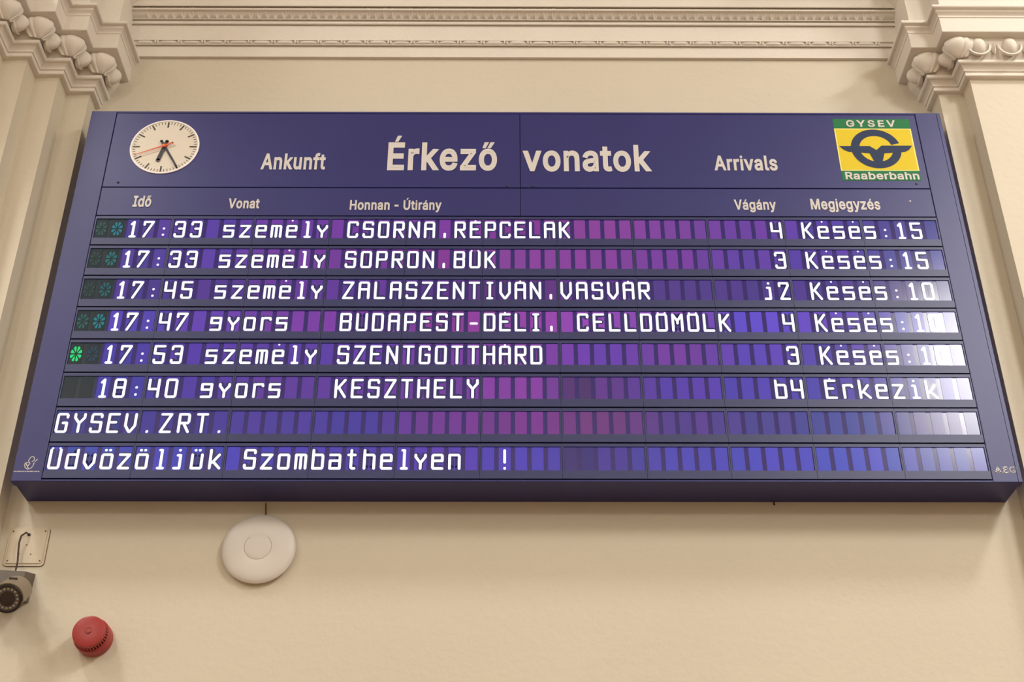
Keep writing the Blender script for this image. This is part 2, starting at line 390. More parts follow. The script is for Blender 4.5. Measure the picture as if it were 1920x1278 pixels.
# lettering: grotesque letter outlines (advance, then closed contours x,y,x,y...), fitted to a width and height
FONT = {'-':[453,[337,244,337,188,114,188,114,244]],'A':[480,[16,0,201,509,276,509,463,0,395,0,287,302,264,372,232,478,245,478,213,371,191,302,85,0],[110,142,110,199,370,199,370,142]],'E':[419,
[60,0,60,509,372,509,372,452,125,452,125,286,355,286,355,229,125,229,125,57,375,57,375,0]],'G':[520,[269,-7,225,-3,185,7,149,25,118,49,91,79,69,116,57,146,47,179,42,215,40,254,42,293,
47,329,57,362,69,393,91,429,117,459,149,484,184,501,223,512,265,516,304,513,340,504,374,489,403,469,429,445,449,416,465,384,474,349,408,349,399,372,387,393,373,411,356,427,337,439,315,
448,291,454,265,456,222,450,183,432,150,404,125,364,113,332,106,295,103,254,106,213,113,177,125,145,141,117,161,95,184,76,224,59,269,53,309,57,345,71,374,93,396,123,410,160,415,202,
434,199,283,199,283,256,478,256,478,200,475,160,466,124,451,91,431,62,406,38,377,19,344,5,308,-4]],'H':[517,[60,0,60,509,125,509,125,289,392,289,392,509,457,509,457,0,392,0,392,232,
125,232,125,0]],'I':[300,[31,0,31,57,118,57,118,452,31,452,31,509,269,509,269,452,183,452,183,57,269,57,269,0]],'M':[628,[60,0,60,509,152,509,277,187,287,159,299,123,311,84,322,49,307,
49,318,83,330,121,342,158,352,187,476,509,568,509,568,0,504,0,504,291,504,327,505,369,506,413,507,457,513,457,498,409,482,363,467,322,456,291,342,0,286,0,170,291,159,321,145,361,129,
408,112,457,119,457,120,416,121,372,122,328,122,291,122,0]],'R':[449,[60,0,60,509,236,509,273,506,305,500,333,489,367,465,390,433,405,395,409,352,405,309,390,271,367,240,333,217,305,
206,273,200,236,198,96,198,96,255,234,255,269,258,298,267,319,281,334,300,342,324,345,352,342,380,334,405,319,425,298,440,269,449,233,452,125,452,125,0],[353,0,230,229,303,229,428,0]],
'S':[447,[224,-9,188,-7,156,-1,128,9,91,31,64,60,46,96,38,137,104,137,110,110,123,88,142,71,166,59,194,52,224,49,257,52,286,60,311,74,329,92,341,114,346,139,342,161,332,179,316,193,
296,205,245,222,184,239,145,253,112,269,86,289,67,313,56,341,52,372,58,413,75,448,102,476,138,498,165,508,195,514,227,516,259,514,289,508,316,498,351,476,377,449,394,415,401,378,337,
378,326,412,302,437,267,453,225,459,194,456,167,448,145,435,129,418,118,398,115,376,119,352,131,334,148,319,169,308,212,293,264,279,312,264,336,252,359,238,379,220,395,198,405,171,408,
139,403,99,386,64,360,34,323,11,294,0,261,-7]],'V':[480,[204,0,16,509,84,509,192,206,215,137,248,31,235,31,267,138,290,206,395,509,463,509,278,0]],'Y':[472,[203,0,203,208,16,509,91,
509,192,344,222,292,250,230,224,230,251,293,280,344,381,509,455,509,268,208,268,0]],'a':[389,[160,-9,126,-5,94,5,68,22,48,45,35,73,30,108,34,138,43,161,58,179,78,193,100,203,125,211,
178,220,234,227,252,230,265,235,273,243,276,255,276,257,273,279,267,297,256,311,240,322,220,329,196,331,171,329,149,322,132,313,118,301,107,288,100,274,41,291,57,322,79,346,104,364,
133,375,163,382,194,384,239,379,263,372,286,360,306,343,322,320,333,290,337,251,337,0,277,0,277,52,272,52,252,25,236,12,215,1,190,-6],[170,45,202,49,228,59,248,74,263,93,272,115,276,
138,276,190,259,182,231,176,200,171,175,168,134,159,117,150,103,139,95,124,92,105,94,87,102,72,114,61,130,52,149,47]],'b':[424,[229,-8,198,-5,172,4,153,17,138,31,118,59,112,59,112,0,
53,0,53,509,114,509,114,319,118,319,137,346,152,360,171,373,197,381,229,384,274,378,313,361,345,332,370,293,381,261,388,227,390,189,388,151,381,116,370,84,346,45,313,16,274,-2],[220,
47,253,51,279,66,301,88,316,117,325,151,328,189,325,227,316,261,301,290,280,311,253,325,220,330,188,325,161,312,140,291,125,263,116,229,113,189,116,150,125,115,140,86,162,65,188,51]],
'd':[424,[195,-8,151,-2,111,16,79,45,55,84,43,116,36,151,34,189,36,227,43,261,55,293,79,332,112,361,151,378,196,384,228,381,253,373,272,360,287,346,306,319,311,319,311,509,372,509,372,
0,313,0,313,59,307,59,287,31,272,17,252,4,227,-5],[205,47,236,51,263,65,284,86,299,115,309,150,312,189,309,229,300,263,284,291,263,312,237,325,205,330,172,325,145,311,124,290,108,261,
99,227,96,189,99,151,109,117,124,88,145,66,172,51]],'e':[404,[212,-8,177,-5,145,3,117,16,92,35,72,58,56,85,44,116,37,150,34,187,36,224,44,258,55,290,71,317,91,340,115,359,142,373,172,
382,205,384,236,382,266,374,294,361,319,341,341,315,357,282,368,242,371,194,371,169,75,169,75,221,338,221,310,202,307,237,298,269,283,294,263,314,237,326,205,330,173,326,146,313,125,
294,109,270,99,241,96,211,96,178,100,139,110,106,128,80,151,61,179,50,212,46,234,48,254,53,271,61,285,73,297,88,306,105,365,91,353,63,335,39,311,19,283,4,249,-5]],'f':[254,[228,379,
228,327,6,327,6,379],[81,0,81,432,84,461,96,486,113,505,135,519,161,527,187,530,222,527,243,521,227,468,215,472,195,474,171,470,154,460,145,443,142,419,142,0]],'g':[425,[207,-151,168,
-148,134,-140,105,-127,82,-110,64,-91,51,-69,101,-41,122,-66,136,-78,154,-88,178,-95,207,-97,249,-92,282,-75,304,-47,311,-6,311,68,306,68,287,41,272,28,252,16,227,8,195,5,152,10,113,
27,80,53,55,90,43,120,36,154,34,191,36,229,43,263,55,293,80,332,112,361,152,378,196,384,228,382,253,373,273,360,288,346,308,319,313,319,313,379,372,379,372,-9,367,-54,350,-90,324,-117,
291,-136,251,-147],[205,59,237,63,264,75,285,95,300,121,309,154,312,193,309,231,300,264,285,291,264,312,237,325,205,330,172,325,145,312,124,290,109,262,99,229,96,193,99,155,109,123,
124,96,145,76,172,63]],'h':[410,[114,227,114,0,53,0,53,509,114,509,114,287,102,287,124,332,152,362,187,379,227,384,264,380,295,369,321,349,341,321,353,285,357,240,357,0,296,0,296,235,
290,275,273,304,246,323,210,329,184,326,161,317,141,303,126,283,117,257]],'i':[167,[53,0,53,379,114,379,114,0],[84,443,67,446,54,455,44,468,41,483,44,499,54,512,67,521,84,524,100,521,
114,512,123,499,126,483,123,468,114,455,100,446]],'j':[167,[53,379,114,379,114,-30,111,-63,102,-90,86,-113,65,-129,37,-139,4,-143,-10,-143,-10,-87,2,-87,25,-83,40,-72,50,-54,53,-29],
[83,443,67,446,53,455,44,468,41,483,44,499,53,512,67,521,83,524,100,521,114,512,123,499,126,483,123,468,114,455,100,446]],'k':[381,[110,137,110,212,121,212,284,379,360,379,184,199,177,
199],[53,0,53,509,114,509,114,0],[294,0,148,186,191,229,372,0]],'l':[189,[139,-2,101,3,74,20,58,47,53,84,53,509,114,509,114,99,115,77,120,62,130,54,146,52,160,53,170,54,181,3,162,-1]],
'n':[410,[114,227,114,0,53,0,53,379,112,379,112,287,102,287,124,332,152,362,187,379,227,384,264,380,295,369,321,349,341,321,353,285,357,240,357,0,296,0,296,235,290,275,273,304,246,323,
210,329,184,326,161,317,141,303,126,283,117,257]],'o':[415,[207,-8,174,-5,144,3,117,16,93,35,72,58,56,85,44,116,37,150,34,187,37,225,44,260,56,291,72,318,93,341,117,360,144,374,174,
382,207,384,241,382,271,374,299,360,323,341,343,318,359,291,371,260,379,225,381,187,379,150,371,116,359,85,343,58,323,35,299,16,271,3,241,-5],[207,46,242,51,270,66,292,89,307,117,316,
151,319,187,316,224,307,258,292,287,270,310,242,325,207,330,173,325,145,310,124,287,108,258,99,224,96,187,99,151,108,117,124,89,145,66,173,51]],'r':[259,[53,0,53,379,112,379,112,321,
115,321,130,347,152,367,181,380,213,385,229,384,243,384,243,322,230,324,207,326,182,323,159,315,140,301,126,284,117,262,114,237,114,0]],'s':[365,[182,-8,145,-5,112,3,84,18,62,38,45,
63,36,94,94,107,105,79,124,60,150,49,181,45,217,50,244,62,262,81,268,103,265,121,254,136,237,147,212,155,149,170,104,186,72,208,53,237,47,274,51,305,65,332,87,354,115,370,149,381,187,
384,223,381,254,372,279,358,299,339,314,316,324,290,268,277,258,298,243,316,219,328,187,333,156,329,131,317,114,299,109,277,112,258,124,243,144,232,172,223,229,209,275,194,306,171,325,
142,331,107,326,75,312,47,290,24,260,6,223,-5]],'t':[227,[204,379,204,327,6,327,6,379],[65,471,126,471,126,98,128,76,136,61,150,53,170,50,185,51,202,54,213,2,192,-3,168,-4,125,2,92,
21,72,52,65,93]],'u':[410,[182,-5,146,-1,115,11,89,31,69,59,57,95,53,139,53,379,114,379,114,144,119,105,137,75,164,56,200,50,226,53,249,62,268,77,283,97,293,122,296,153,296,379,357,
379,357,0,298,0,298,92,307,92,294,60,277,35,257,17,222,0]],'v':[389,[163,0,17,379,84,379,165,155,187,87,206,21,184,21,203,87,224,155,305,379,371,379,226,0]],'y':[389,[47,-139,61,-86,
71,-87,88,-90,104,-89,118,-84,130,-74,141,-58,151,-36,163,-1,17,379,84,379,165,155,187,87,206,21,184,21,202,87,224,155,305,379,371,379,204,-58,191,-85,177,-107,159,-124,139,-136,117,
-143,91,-145,65,-143]],'z':[380,[42,0,42,46,254,320,254,323,48,323,48,379,333,379,333,331,126,60,126,56,339,56,339,0]],'É':[419,[60,0,60,509,372,509,372,452,125,452,125,286,355,286,
355,229,125,229,125,57,375,57,375,0],[191,558,239,659,307,659,241,558]],'Ú':[517,[259,-8,220,-6,186,2,154,15,126,33,103,55,85,80,71,108,63,140,60,173,60,509,124,509,124,178,128,144,
141,113,160,87,187,68,220,56,259,52,298,56,331,68,357,87,377,113,389,144,393,178,393,509,457,509,457,173,454,140,446,108,433,80,414,55,391,33,363,15,332,2,297,-6],[232,558,280,659,348,
659,282,558]],'á':[389,[160,-9,126,-5,94,5,68,22,48,45,35,73,30,108,34,138,43,161,58,179,78,193,100,203,125,211,178,220,234,227,252,230,265,235,273,243,276,255,276,257,273,279,267,297,
256,311,240,322,220,329,196,331,171,329,149,322,132,313,118,301,107,288,100,274,41,291,57,322,79,346,104,364,133,375,163,382,194,384,239,379,263,372,286,360,306,343,322,320,333,290,
337,251,337,0,277,0,277,52,272,52,252,25,236,12,215,1,190,-6],[170,45,202,49,228,59,248,74,263,93,272,115,276,138,276,190,259,182,231,176,200,171,175,168,134,159,117,150,103,139,95,
124,92,105,94,87,102,72,114,61,130,52,149,47],[162,429,210,529,278,529,212,429]],'é':[404,[212,-8,177,-5,145,3,117,16,92,35,72,58,56,85,44,116,37,150,34,187,36,224,44,258,55,290,71,
317,91,340,115,359,142,373,172,382,205,384,236,382,266,374,294,361,319,341,341,315,357,282,368,242,371,194,371,169,75,169,75,221,338,221,310,202,307,237,298,269,283,294,263,314,237,
326,205,330,173,326,146,313,125,294,109,270,99,241,96,211,96,178,100,139,110,106,128,80,151,61,179,50,212,46,234,48,254,53,271,61,285,73,297,88,306,105,365,91,353,63,335,39,311,19,283,
4,249,-5],[177,429,225,529,293,529,227,429]],'ő':[415,[207,-8,174,-5,144,3,117,16,93,35,72,58,56,85,44,116,37,150,34,187,37,225,44,260,56,291,72,318,93,341,117,360,144,374,174,382,207,
384,241,382,271,374,299,360,323,341,343,318,359,291,371,260,379,225,381,187,379,150,371,116,359,85,343,58,323,35,299,16,271,3,241,-5],[207,46,242,51,270,66,292,89,307,117,316,151,319,
187,316,224,307,258,292,287,270,310,242,325,207,330,173,325,145,310,124,287,108,258,99,224,96,187,99,151,108,117,124,89,145,66,173,51],[151,429,100,429,140,529,209,529],[261,429,211,
429,268,529,336,529]]}
def lettering(txt, xa, xb, za, zb, m, parent, y=YF-0.0006, bold=25, name='lettering', space=34):
    pen = 0; vs = []; fs = []
    for ch in txt:
        if ch == ' ': pen += 170; continue
        gl = FONT[ch]; cts = []
        for ct in gl[1:]:
            pts = [Vector(((pen+ct[2*i])/1000, ct[2*i+1]/1000)) for i in range(len(ct)//2)]
            pts = [p_ for i, p_ in enumerate(pts) if (p_-pts[i-1]).length > 1e-5]; n = len(pts)
            cts.append([sum(pts[i-1].x*pts[i].y-pts[i].x*pts[i-1].y for i in range(n))/2, pts])
            q = []; h = bold/1000*(0.45 if min(ct[1::2]) > 400 else 1)                 # thicken the stroke: mitred band along the contour
            for i in range(n):
                d0 = (pts[i]-pts[i-1]).normalized(); d1 = (pts[(i+1) % n]-pts[i]).normalized()
                nn = Vector((-d0.y-d1.y, d0.x+d1.x)); nn = nn.normalized() if nn.length > 1e-4 else Vector((-d1.y, d1.x))
                k = h/max(0.5, nn.dot(Vector((-d1.y, d1.x)))); q.append((pts[i]+nn*k, pts[i]-nn*k))
            for i in range(n):
                j = (i+1) % n; o = len(vs); zz = 0.012+0.0012*(i % 11)+0.0005*len(cts)
                vs += [(p_.x, p_.y, zz) for p_ in (q[i][0], q[i][1], q[j][1], q[j][0])]; fs.append((o, o+1, o+2, o+3))
        sg = max(cts, key=lambda c_: abs(c_[0]))[0] > 0
        outer = [c_ for c_ in cts if (c_[0] > 0) == sg]; holes = [c_ for c_ in cts if (c_[0] > 0) != sg]
        for oi_, oc in enumerate(outer):          # each outline with the holes that lie inside it
            xs_ = [p_.x for p_ in oc[1]]; ys_ = [p_.y for p_ in oc[1]]
            mine = [h_ for h_ in holes if min(xs_) < h_[1][0].x < max(xs_) and min(ys_) < h_[1][0].y < max(ys_)]
            cu = bpy.data.curves.new(name, 'CURVE'); cu.dimensions = '2D'; cu.fill_mode = 'BOTH'
            for c_ in [oc]+mine:
                sp = cu.splines.new('POLY'); sp.points.add(len(c_[1])-1); sp.use_cyclic_u = True
                for i, p_ in enumerate(c_[1]): sp.points[i].co = (p_.x, p_.y, 0, 1)
            tmp = bpy.data.objects.new('text_source', cu); C.objects.link(tmp)
            bpy.context.view_layer.update()
            me = tmp.to_mesh(); o = len(vs)
            vs += [(v.co.x, v.co.y, 0.008-0.0015*oi_) for v in me.vertices]; fs += [tuple(i+o for i in p_.vertices) for p_ in me.polygons]
            tmp.to_mesh_clear(); bpy.data.objects.remove(tmp)
        pen += gl[0]+space
    me = bpy.data.meshes.new(name); me.from_pydata(vs, [], fs)
    xs = [v.co.x for v in me.vertices]; ys = [v.co.y for v in me.vertices]
    ax, bx, ay, by = min(xs), max(xs), min(ys), max(ys)
    for v in me.vertices:
        x, yy, z = v.co
        v.co = (xa+(x-ax)/(bx-ax)*(xb-xa), y-z*0.04, za+(yy-ay)/(by-ay)*(zb-za))
    me.materials.clear(); me.materials.append(m); me.update()
    return link(name, me, parent)
L = M['letter']
lettering('Ankunft', -0.8063, -0.6030, 1.0810, 1.1488, L, header[0])
lettering('Érkező', -0.4080, -0.0620, 1.0779, 1.2210, L, header[0])
lettering('vonatok', 0.0190, 0.4268, 1.0750, 1.1850, L, header[1])
lettering('Arrivals', 0.6239, 0.8240, 1.0808, 1.1421, L, header[1])
lettering('Idő', -1.1860, -1.1300, 0.9325, 0.9763, L, colp[0])
lettering('Vonat', -0.8912, -0.7948, 0.9271, 0.9665, L, colp[0])
lettering('Honnan - Útirány', -0.5156, -0.2323, 0.9137, 0.9700, L, colp[0])
lettering('Vágány', 0.6730, 0.8025, 0.9160, 0.9665, L, colp[1])
lettering('Megjegyzés', 0.9102, 1.1252, 0.9170, 0.9700, L, colp[1])

# railway logo plate
lg = MB()
def LQ(s_, t_): return (1.0250+0.2422*s_, 1.0832+0.1710*(1-t_))     # s,t 0..1 over the yellow square
lg.box(1.0225, 1.2700, YF-0.0006, YF+0.0002, 1.0425, 1.2965, M['green'])
lg.box(1.0225, 1.2700, YF-0.0010, YF-0.0005, 1.0818, 1.2556, M['cream'])
lg.box(1.0262, 1.2660, YF-0.0013, YF-0.0009, 1.0855, 1.2520, M['yellow'])
logo = P(lg, 'railway_logo', None, header[1])
def zq(X, Y):
    t_ = (Y-300)/700; s_ = (X-(240+t_*108))/1285
    return LQ(s_, t_)
em = MB(); ye = YF-0.0017
cx, cz = zq(935, 640); ro, ri = 0.0800, 0.0530
def ring(a0, a1, n=28):
    for i in range(n):
        p, q = math.radians(a0+(a1-a0)*i/n), math.radians(a0+(a1-a0)*(i+1)/n)
        em.flat([(cx+ro*math.cos(p), cz+ro*math.sin(p)), (cx+ro*math.cos(q), cz+ro*math.sin(q)), (cx+ri*math.cos(q), cz+ri*math.sin(q)), (cx+ri*math.cos(p), cz+ri*math.sin(p))], ye, M['emblem'])
ring(17, 180); ring(180, 360)
def wz(a): return [(cx+x*0.121, cz+z*0.121) for x, z in a]
em.flat(wz([(-0.97, 0.09), (-0.16, 0.09), (0, -0.045), (0, -0.17), (-0.74, -0.11), (-0.86, -0.04)]), ye-0.0001, M['emblem'])
em.flat(wz([(0.97, 0.11), (0.16, 0.11), (0, -0.045), (0, -0.17), (0.74, -0.11), (0.86, -0.04)]), ye-0.0001, M['emblem'])
em.flat(wz([(-0.10, -0.12), (0.10, -0.12), (0.13, -0.58), (-0.13, -0.58)]), ye-0.0003, M['emblem'])
for sx in (-1, 1):
    em.flat(wz([(sx*0.08, -0.14), (sx*0.20, -0.14), (sx*0.12, -0.40)]), ye-0.0005, M['emblem'])
    em.flat(wz([(sx*0.50, -0.08), (sx*0.62, -0.08), (sx*0.40, -0.46), (sx*0.22, -0.50), (sx*0.42, -0.33)]), ye-0.0002, M['emblem'])
em.build('winged_wheel_emblem', None, logo)
lettering('GYSEV', 1.0640, 1.2230, 1.2620, 1.2905, M['letter'], logo, y=YF-0.0010, space=150)
lettering('Raaberbahn', 1.0330, 1.2650, 1.0460, 1.0765, M['letter'], logo, y=YF-0.0012)

# maker's letters lower right, bird mark lower left
def strokes(name, lines, ox, oz, sx, sz, w, parent, m=L, y=YF-0.0005):
    b = MB()
    for ln in lines: b.ribbon([(ox+x*sx, oz+z*sz) for x, z in ln], w, y, m)
    return b.build(name, None, parent)
strokes('maker_letters', [[(0, 0), (.3, 1), (.6, 0)], [(.15, .35), (.45, .35)], [(-.08, 0), (.1, 0)], [(.48, 0), (.7, 0)],
        [(.95, 0), (.95, 1)], [(.85, 0), (1.4, 0), (1.4, .2)], [(.85, 1), (1.4, 1), (1.4, .8)], [(.95, .52), (1.25, .52)],
        [(2.2, .78), (2.2, .95), (1.95, 1), (1.7, .85), (1.6, .5), (1.7, .15), (1.95, 0), (2.2, .1), (2.2, .42), (1.98, .42)]],
        1.3060, 0.0290, 0.0245, 0.0165, 0.0032, board)
bird = []
bird.append([(.38, .52), (.30, .62), (.34, .82), (.48, .97), (.64, .97), (.76, .82), (.72, .66), (.60, .60)])
bird.append([(.30, .50), (.10, .52), (.04, .38), (.14, .14), (.36, .02), (.60, .08), (.74, .26), (.78, .52)])
bird.append([(.10, .50), (.30, .24), (.46, .44), (.38, .56)]); bird.append([(.30, .24), (.42, .06)])
bird.append([(.84, .60), (1.0, .78)])
strokes('bird_mark', bird, -1.3480, 0.0345, 0.034, 0.040, 0.0024, board)
b = MB(); x = -1.372
while x < -1.303:
    wd = random.uniform(0.0012, 0.0030); z = 0.0285+random.uniform(-.0003, .0003); b.flat([(x, z-.0014), (x+wd, z-.0014), (x+wd, z+.0014), (x, z+.0014)], YF-0.0004); x += wd+random.choice((0.0007, 0.0007, 0.0016))
P(b, 'tiny_lettering', L)

# clock
CX, CZ, CR = -1.1191, 1.1728, 0.1098
b = MB(); b.lathe([(CR, 0.0), (CR, 0.0022), (CR-0.0015, 0.003), (CR-0.0052, 0.003), (CR-0.0056, 0.0012)], (CX, YF, CZ), n=64, m=M['dial_rim'])
b.lathe([(CR-0.0056, 0.0013), (0.0, 0.0013)], (CX, YF, CZ), n=64, m=M['dial'])
clock = P(b, 'clock', None, header[0])
clock['label'] = 'round white station clock reading about 6:25'
mk = MB()
for i in range(60):
    t = PI/2-2*PI*i/60; big = i % 5 == 0
    ra, rb, wd = (0.0790, 0.1015, 0.0052) if big else (0.0925, 0.1015, 0.0020)
    a_, b_ = (CX+ra*math.cos(t), CZ+ra*math.sin(t)), (CX+rb*math.cos(t), CZ+rb*math.sin(t))
    mk.ribbon([a_, b_], wd, YF-0.0018, caps=False)
mk.build('minute_marks', M['mark'], clock)
def hand(name, deg, r0, r1, w0, w1, y, m):
    b = MB(); t = PI/2-math.radians(deg); d = Vector((math.cos(t), math.sin(t))); n_ = Vector((-d.y, d.x)); c0 = Vector((CX, CZ))
    q = [c0-d*r0-n_*w0/2, c0-d*r0+n_*w0/2, c0+d*r1+n_*w1/2, c0+d*r1-n_*w1/2]
    b.flat([tuple(p_) for p_ in q], y, m, 0.0012)
    for pc, ww in ((c0-d*r0, w0), (c0+d*r1, w1)):
        b.flat([(pc.x+ww/2*math.cos(k*PI/8), pc.y+ww/2*math.sin(k*PI/8)) for k in range(16)], y, m, 0.0012)
    return b.build(name, None, clock)
hand('hour_hand', 193.5, 0.022, 0.058, 0.0105, 0.0125, YF-0.0042, M['black'])
hand('minute_hand', 149.5, 0.024, 0.0955, 0.0085, 0.0055, YF-0.0062, M['black'])
hand('second_hand', 246.5, 0.028, 0.0960, 0.0060, 0.0016, YF-0.0086, M['orange'])
b = MB(); b.lathe([(0.0068, 0.0), (0.0068, 0.009), (0.004, 0.0105), (0.0, 0.0108)], (CX, YF, CZ), n=16); b.build('hand_boss', M['orange'], clock, 50)

# ------------------------------------------------------------------ display rows
SEAMS = [-1.2920, -1.0540, -0.8040, -0.5710, -0.3365, -0.1035, 0.1225, 0.3540, 0.5835, 0.8170, 1.0565, 1.2925]
PITCH, ZB = 0.1117, 0.0068
ROWS = {1: (2, '17:33 személy CSORNA,RÉPCELAK', {44: '4', 46: 'Késés:15'}), 2: (2, '17:33 személy SOPRON,BÜK', {44: '3', 46: 'Késés:15'}),
        3: (2, '17:45 személy ZALASZENTIVÁN,VASVÁR', {43: 'j2', 46: 'Késés:10'}), 4: (2, '17:47 gyors   BUDAPEST-DÉLI, CELLDÖMÖLK', {44: '4', 46: 'Késés:10'}),
        5: (2, '17:53 személy SZENTGOTTHÁRD', {44: '3', 46: 'Késés:10'}), 6: (2, '18:40 gyors   KESZTHELY', {43: 'b4', 46: 'Érkezik'}),
        7: (0, 'GYSEV.ZRT.', {}), 8: (0, 'Üdvözöljük Szombathelyen  !', {})}
XH = 0.74
G = {}
def g(ch, *ls): G[ch] = ls
g('A', [(0, 0), (0, .92), (.12, 1), (.88, 1), (1, .92), (1, 0)], [(0, .56), (1, .56)])
g('B', [(0, 0), (0, 1), (.92, 1), (1, .92), (1, .62), (.92, .54), (1, .46), (1, .08), (.92, 0), (0, 0)], [(0, .54), (.92, .54)])
g('C', [(1, .82), (1, .93), (.9, 1), (.1, 1), (0, .92), (0, .08), (.1, 0), (.9, 0), (1, .07), (1, .18)])
g('D', [(0, 0), (0, 1), (.88, 1), (1, .9), (1, .1), (.88, 0), (0, 0)])
g('E', [(1, 1), (0, 1), (0, 0), (1, 0)], [(0, .54), (.75, .54)])
g('G', [(1, .82), (1, .93), (.9, 1), (.1, 1), (0, .92), (0, .08), (.1, 0), (.9, 0), (1, .08), (1, .5), (.6, .5)])
g('H', [(0, 0), (0, 1)], [(1, 0), (1, 1)], [(0, .54), (1, .54)])
g('I', [(.5, 0), (.5, 1)], [(.25, 0), (.75, 0)], [(.25, 1), (.75, 1)])
g('K', [(0, 0), (0, 1)], [(0, .48), (.3, .56), (.95, 1)], [(.3, .56), (1, 0)])
g('L', [(0, 1), (0, 0), (1, 0)])
g('M', [(0, 0), (0, 1), (.5, .6), (1, 1), (1, 0)], [(.5, .6), (.5, .45)])
g('N', [(0, 0), (0, 1), (1, .05)], [(1, 0), (1, 1)])
g('O', [(0, .08), (0, .92), (.1, 1), (.9, 1), (1, .92), (1, .08), (.9, 0), (.1, 0), (0, .08)])
g('P', [(0, 0), (0, 1), (.9, 1), (1, .92), (1, .58), (.9, .5), (0, .5)])
g('R', [(0, 0), (0, 1), (.9, 1), (1, .92), (1, .58), (.9, .5), (0, .5)], [(.45, .5), (1, 0)])
g('S', [(1, .84), (1, .93), (.9, 1), (.1, 1), (0, .92), (0, .56), (1, .54), (1, .08), (.9, 0), (.1, 0), (0, .07), (0, .18)])
g('T', [(0, 1), (1, 1)], [(.5, 1), (.5, 0)])
g('U', [(0, 1), (0, .08), (.1, 0), (.9, 0), (1, .08), (1, 1)])
g('V', [(0, 1), (0, .35), (.45, 0), (.55, 0), (1, .35), (1, 1)])
g('Y', [(0, 1), (0, .8), (.5, .48), (1, .8), (1, 1)], [(.5, .48), (.5, 0)])
g('Z', [(0, 1), (1, 1), (0, 0), (1, 0)])
g('0', *G['O'])
g('1', [(.32, .84), (.58, 1), (.58, 0)], [(.45, .9), (.58, .9)], [(.3, 0), (.86, 0)])
g('2', [(0, .82), (0, 1), (.92, 1), (.95, .85), (.08, 0), (1, 0)])
g('3', [(0, .82), (0, .93), (.1, 1), (.9, 1), (1, .92), (1, .08), (.9, 0), (.1, 0), (0, .07), (0, .16)], [(.4, .54), (1, .54)])
g('4', [(0, 1), (0, .45), (1, .45)], [(1, 1), (1, 0)])
g('5', [(1, 1), (0, 1), (0, .56), (1, .54), (1, .08), (.9, 0), (.1, 0), (0, .07), (0, .18)])
g('7', [(0, .8), (0, 1), (1, 1), (.1, 0)])
g('8', [(0, .08), (0, .92), (.1, 1), (.9, 1), (1, .92), (1, .08), (.9, 0), (.1, 0), (0, .08)], [(0, .54), (1, .54)])
g(':', [(.5, .54), (.5, .55)], [(.5, .12), (.5, .13)])
g('.', [(.5, .0), (.52, .03)])
g(',', [(.5, .0), (.5, .22)])
g('-', [(.18, .42), (.82, .42)])
g('!', [(.5, 1), (.5, .34)], [(.5, 0), (.5, .02)])
g('a', [(0, XH), (.92, XH), (1, XH-.06), (1, 0), (0, 0), (0, .42), (1, .42)])
g('b', [(0, 1), (0, 0), (.92, 0), (1, .06), (1, XH-.06), (.92, XH), (0, XH)])
g('d', [(1, 1), (1, 0), (.08, 0), (0, .06), (0, XH-.06), (.08, XH), (1, XH)])
g('e', [(1, 0), (.08, 0), (0, .06), (0, XH-.05), (.08, XH), (.92, XH), (1, XH-.05), (1, .42), (0, .42)])
g('g', [(1, .42), (0, .42), (0, XH), (1, XH), (1, .06), (.92, 0), (0, 0)])
g('h', [(0, 1), (0, 0)], [(0, XH), (.9, XH), (1, XH-.07), (1, 0)])
g('i', [(.5, .98), (.5, 1.0)], [(.3, XH-.03), (.55, XH-.03), (.55, 0)], [(.25, 0), (.85, 0)])
g('j', [(.55, .98), (.55, 1.0)], [(.38, XH-.03), (.66, XH-.03), (.66, 0), (.1, 0)])
g('k', [(0, 1), (0, 0)], [(0, .26), (.32, .36), (.9, XH)], [(.32, .36), (1, 0)])
g('l', [(.38, 1), (.58, 1), (.58, 0)], [(.3, 0), (.86, 0)])
g('m', [(0, 0), (0, XH), (.92, XH), (1, XH-.05), (1, 0)], [(.5, XH), (.5, 0)])
g('n', [(0, 0), (0, XH), (.9, XH), (1, XH-.07), (1, 0)])
g('o', [(0, .06), (0, XH-.06), (.08, XH), (.92, XH), (1, XH-.06), (1, .06), (.92, 0), (.08, 0), (0, .06)])
g('r', [(.1, 0), (.1, XH)], [(.1, XH-.06), (.35, XH), (.95, XH), (1, XH-.1)])
g('s', [(1, XH), (0, XH), (0, .42), (1, .42), (1, .06), (.92, 0), (0, 0)])
g('t', [(.4, 1), (.4, .05), (.5, 0), (.75, 0)], [(.1, XH), (.8, XH)])
g('v', [(0, XH), (0, .3), (.42, 0), (.58, 0), (1, .3), (1, XH)])
g('y', [(0, XH), (0, XH-.1), (.5, .3), (1, XH-.1), (1, XH)], [(.5, .3), (.5, 0)])
g('z', [(0, XH), (1, XH), (0, 0), (1, 0)])
g('u', [(0, XH), (0, 0), (.92, 0), (1, .06), (1, XH)])
for a_, b_ in (('é', 'e'), ('É', 'E'), ('Á', 'A')): G[a_] = G[b_]+((('dot',) + ((.5, 1.10),)),)
for a_, b_ in (('Ö', 'O'), ('Ü', 'U')): G[a_] = G[b_]+(('dot', (.12, 1.09)), ('dot', (.88, 1.09)))
for a_, b_ in (('ö', 'o'), ('ü', 'u')): G[a_] = G[b_]+(('dot2', (.28, .99)), ('dot2', (.72, .99)))
GW, GH, SW = 0.0264, 0.0552, 0.0076        # centre-line width, height and stroke
M['halo'] = mat('dark_segment_surround', rgb(28, 24, 62), 0.16, spec=0.6, emit=rgb(44, 42, 96), strength=0.7)
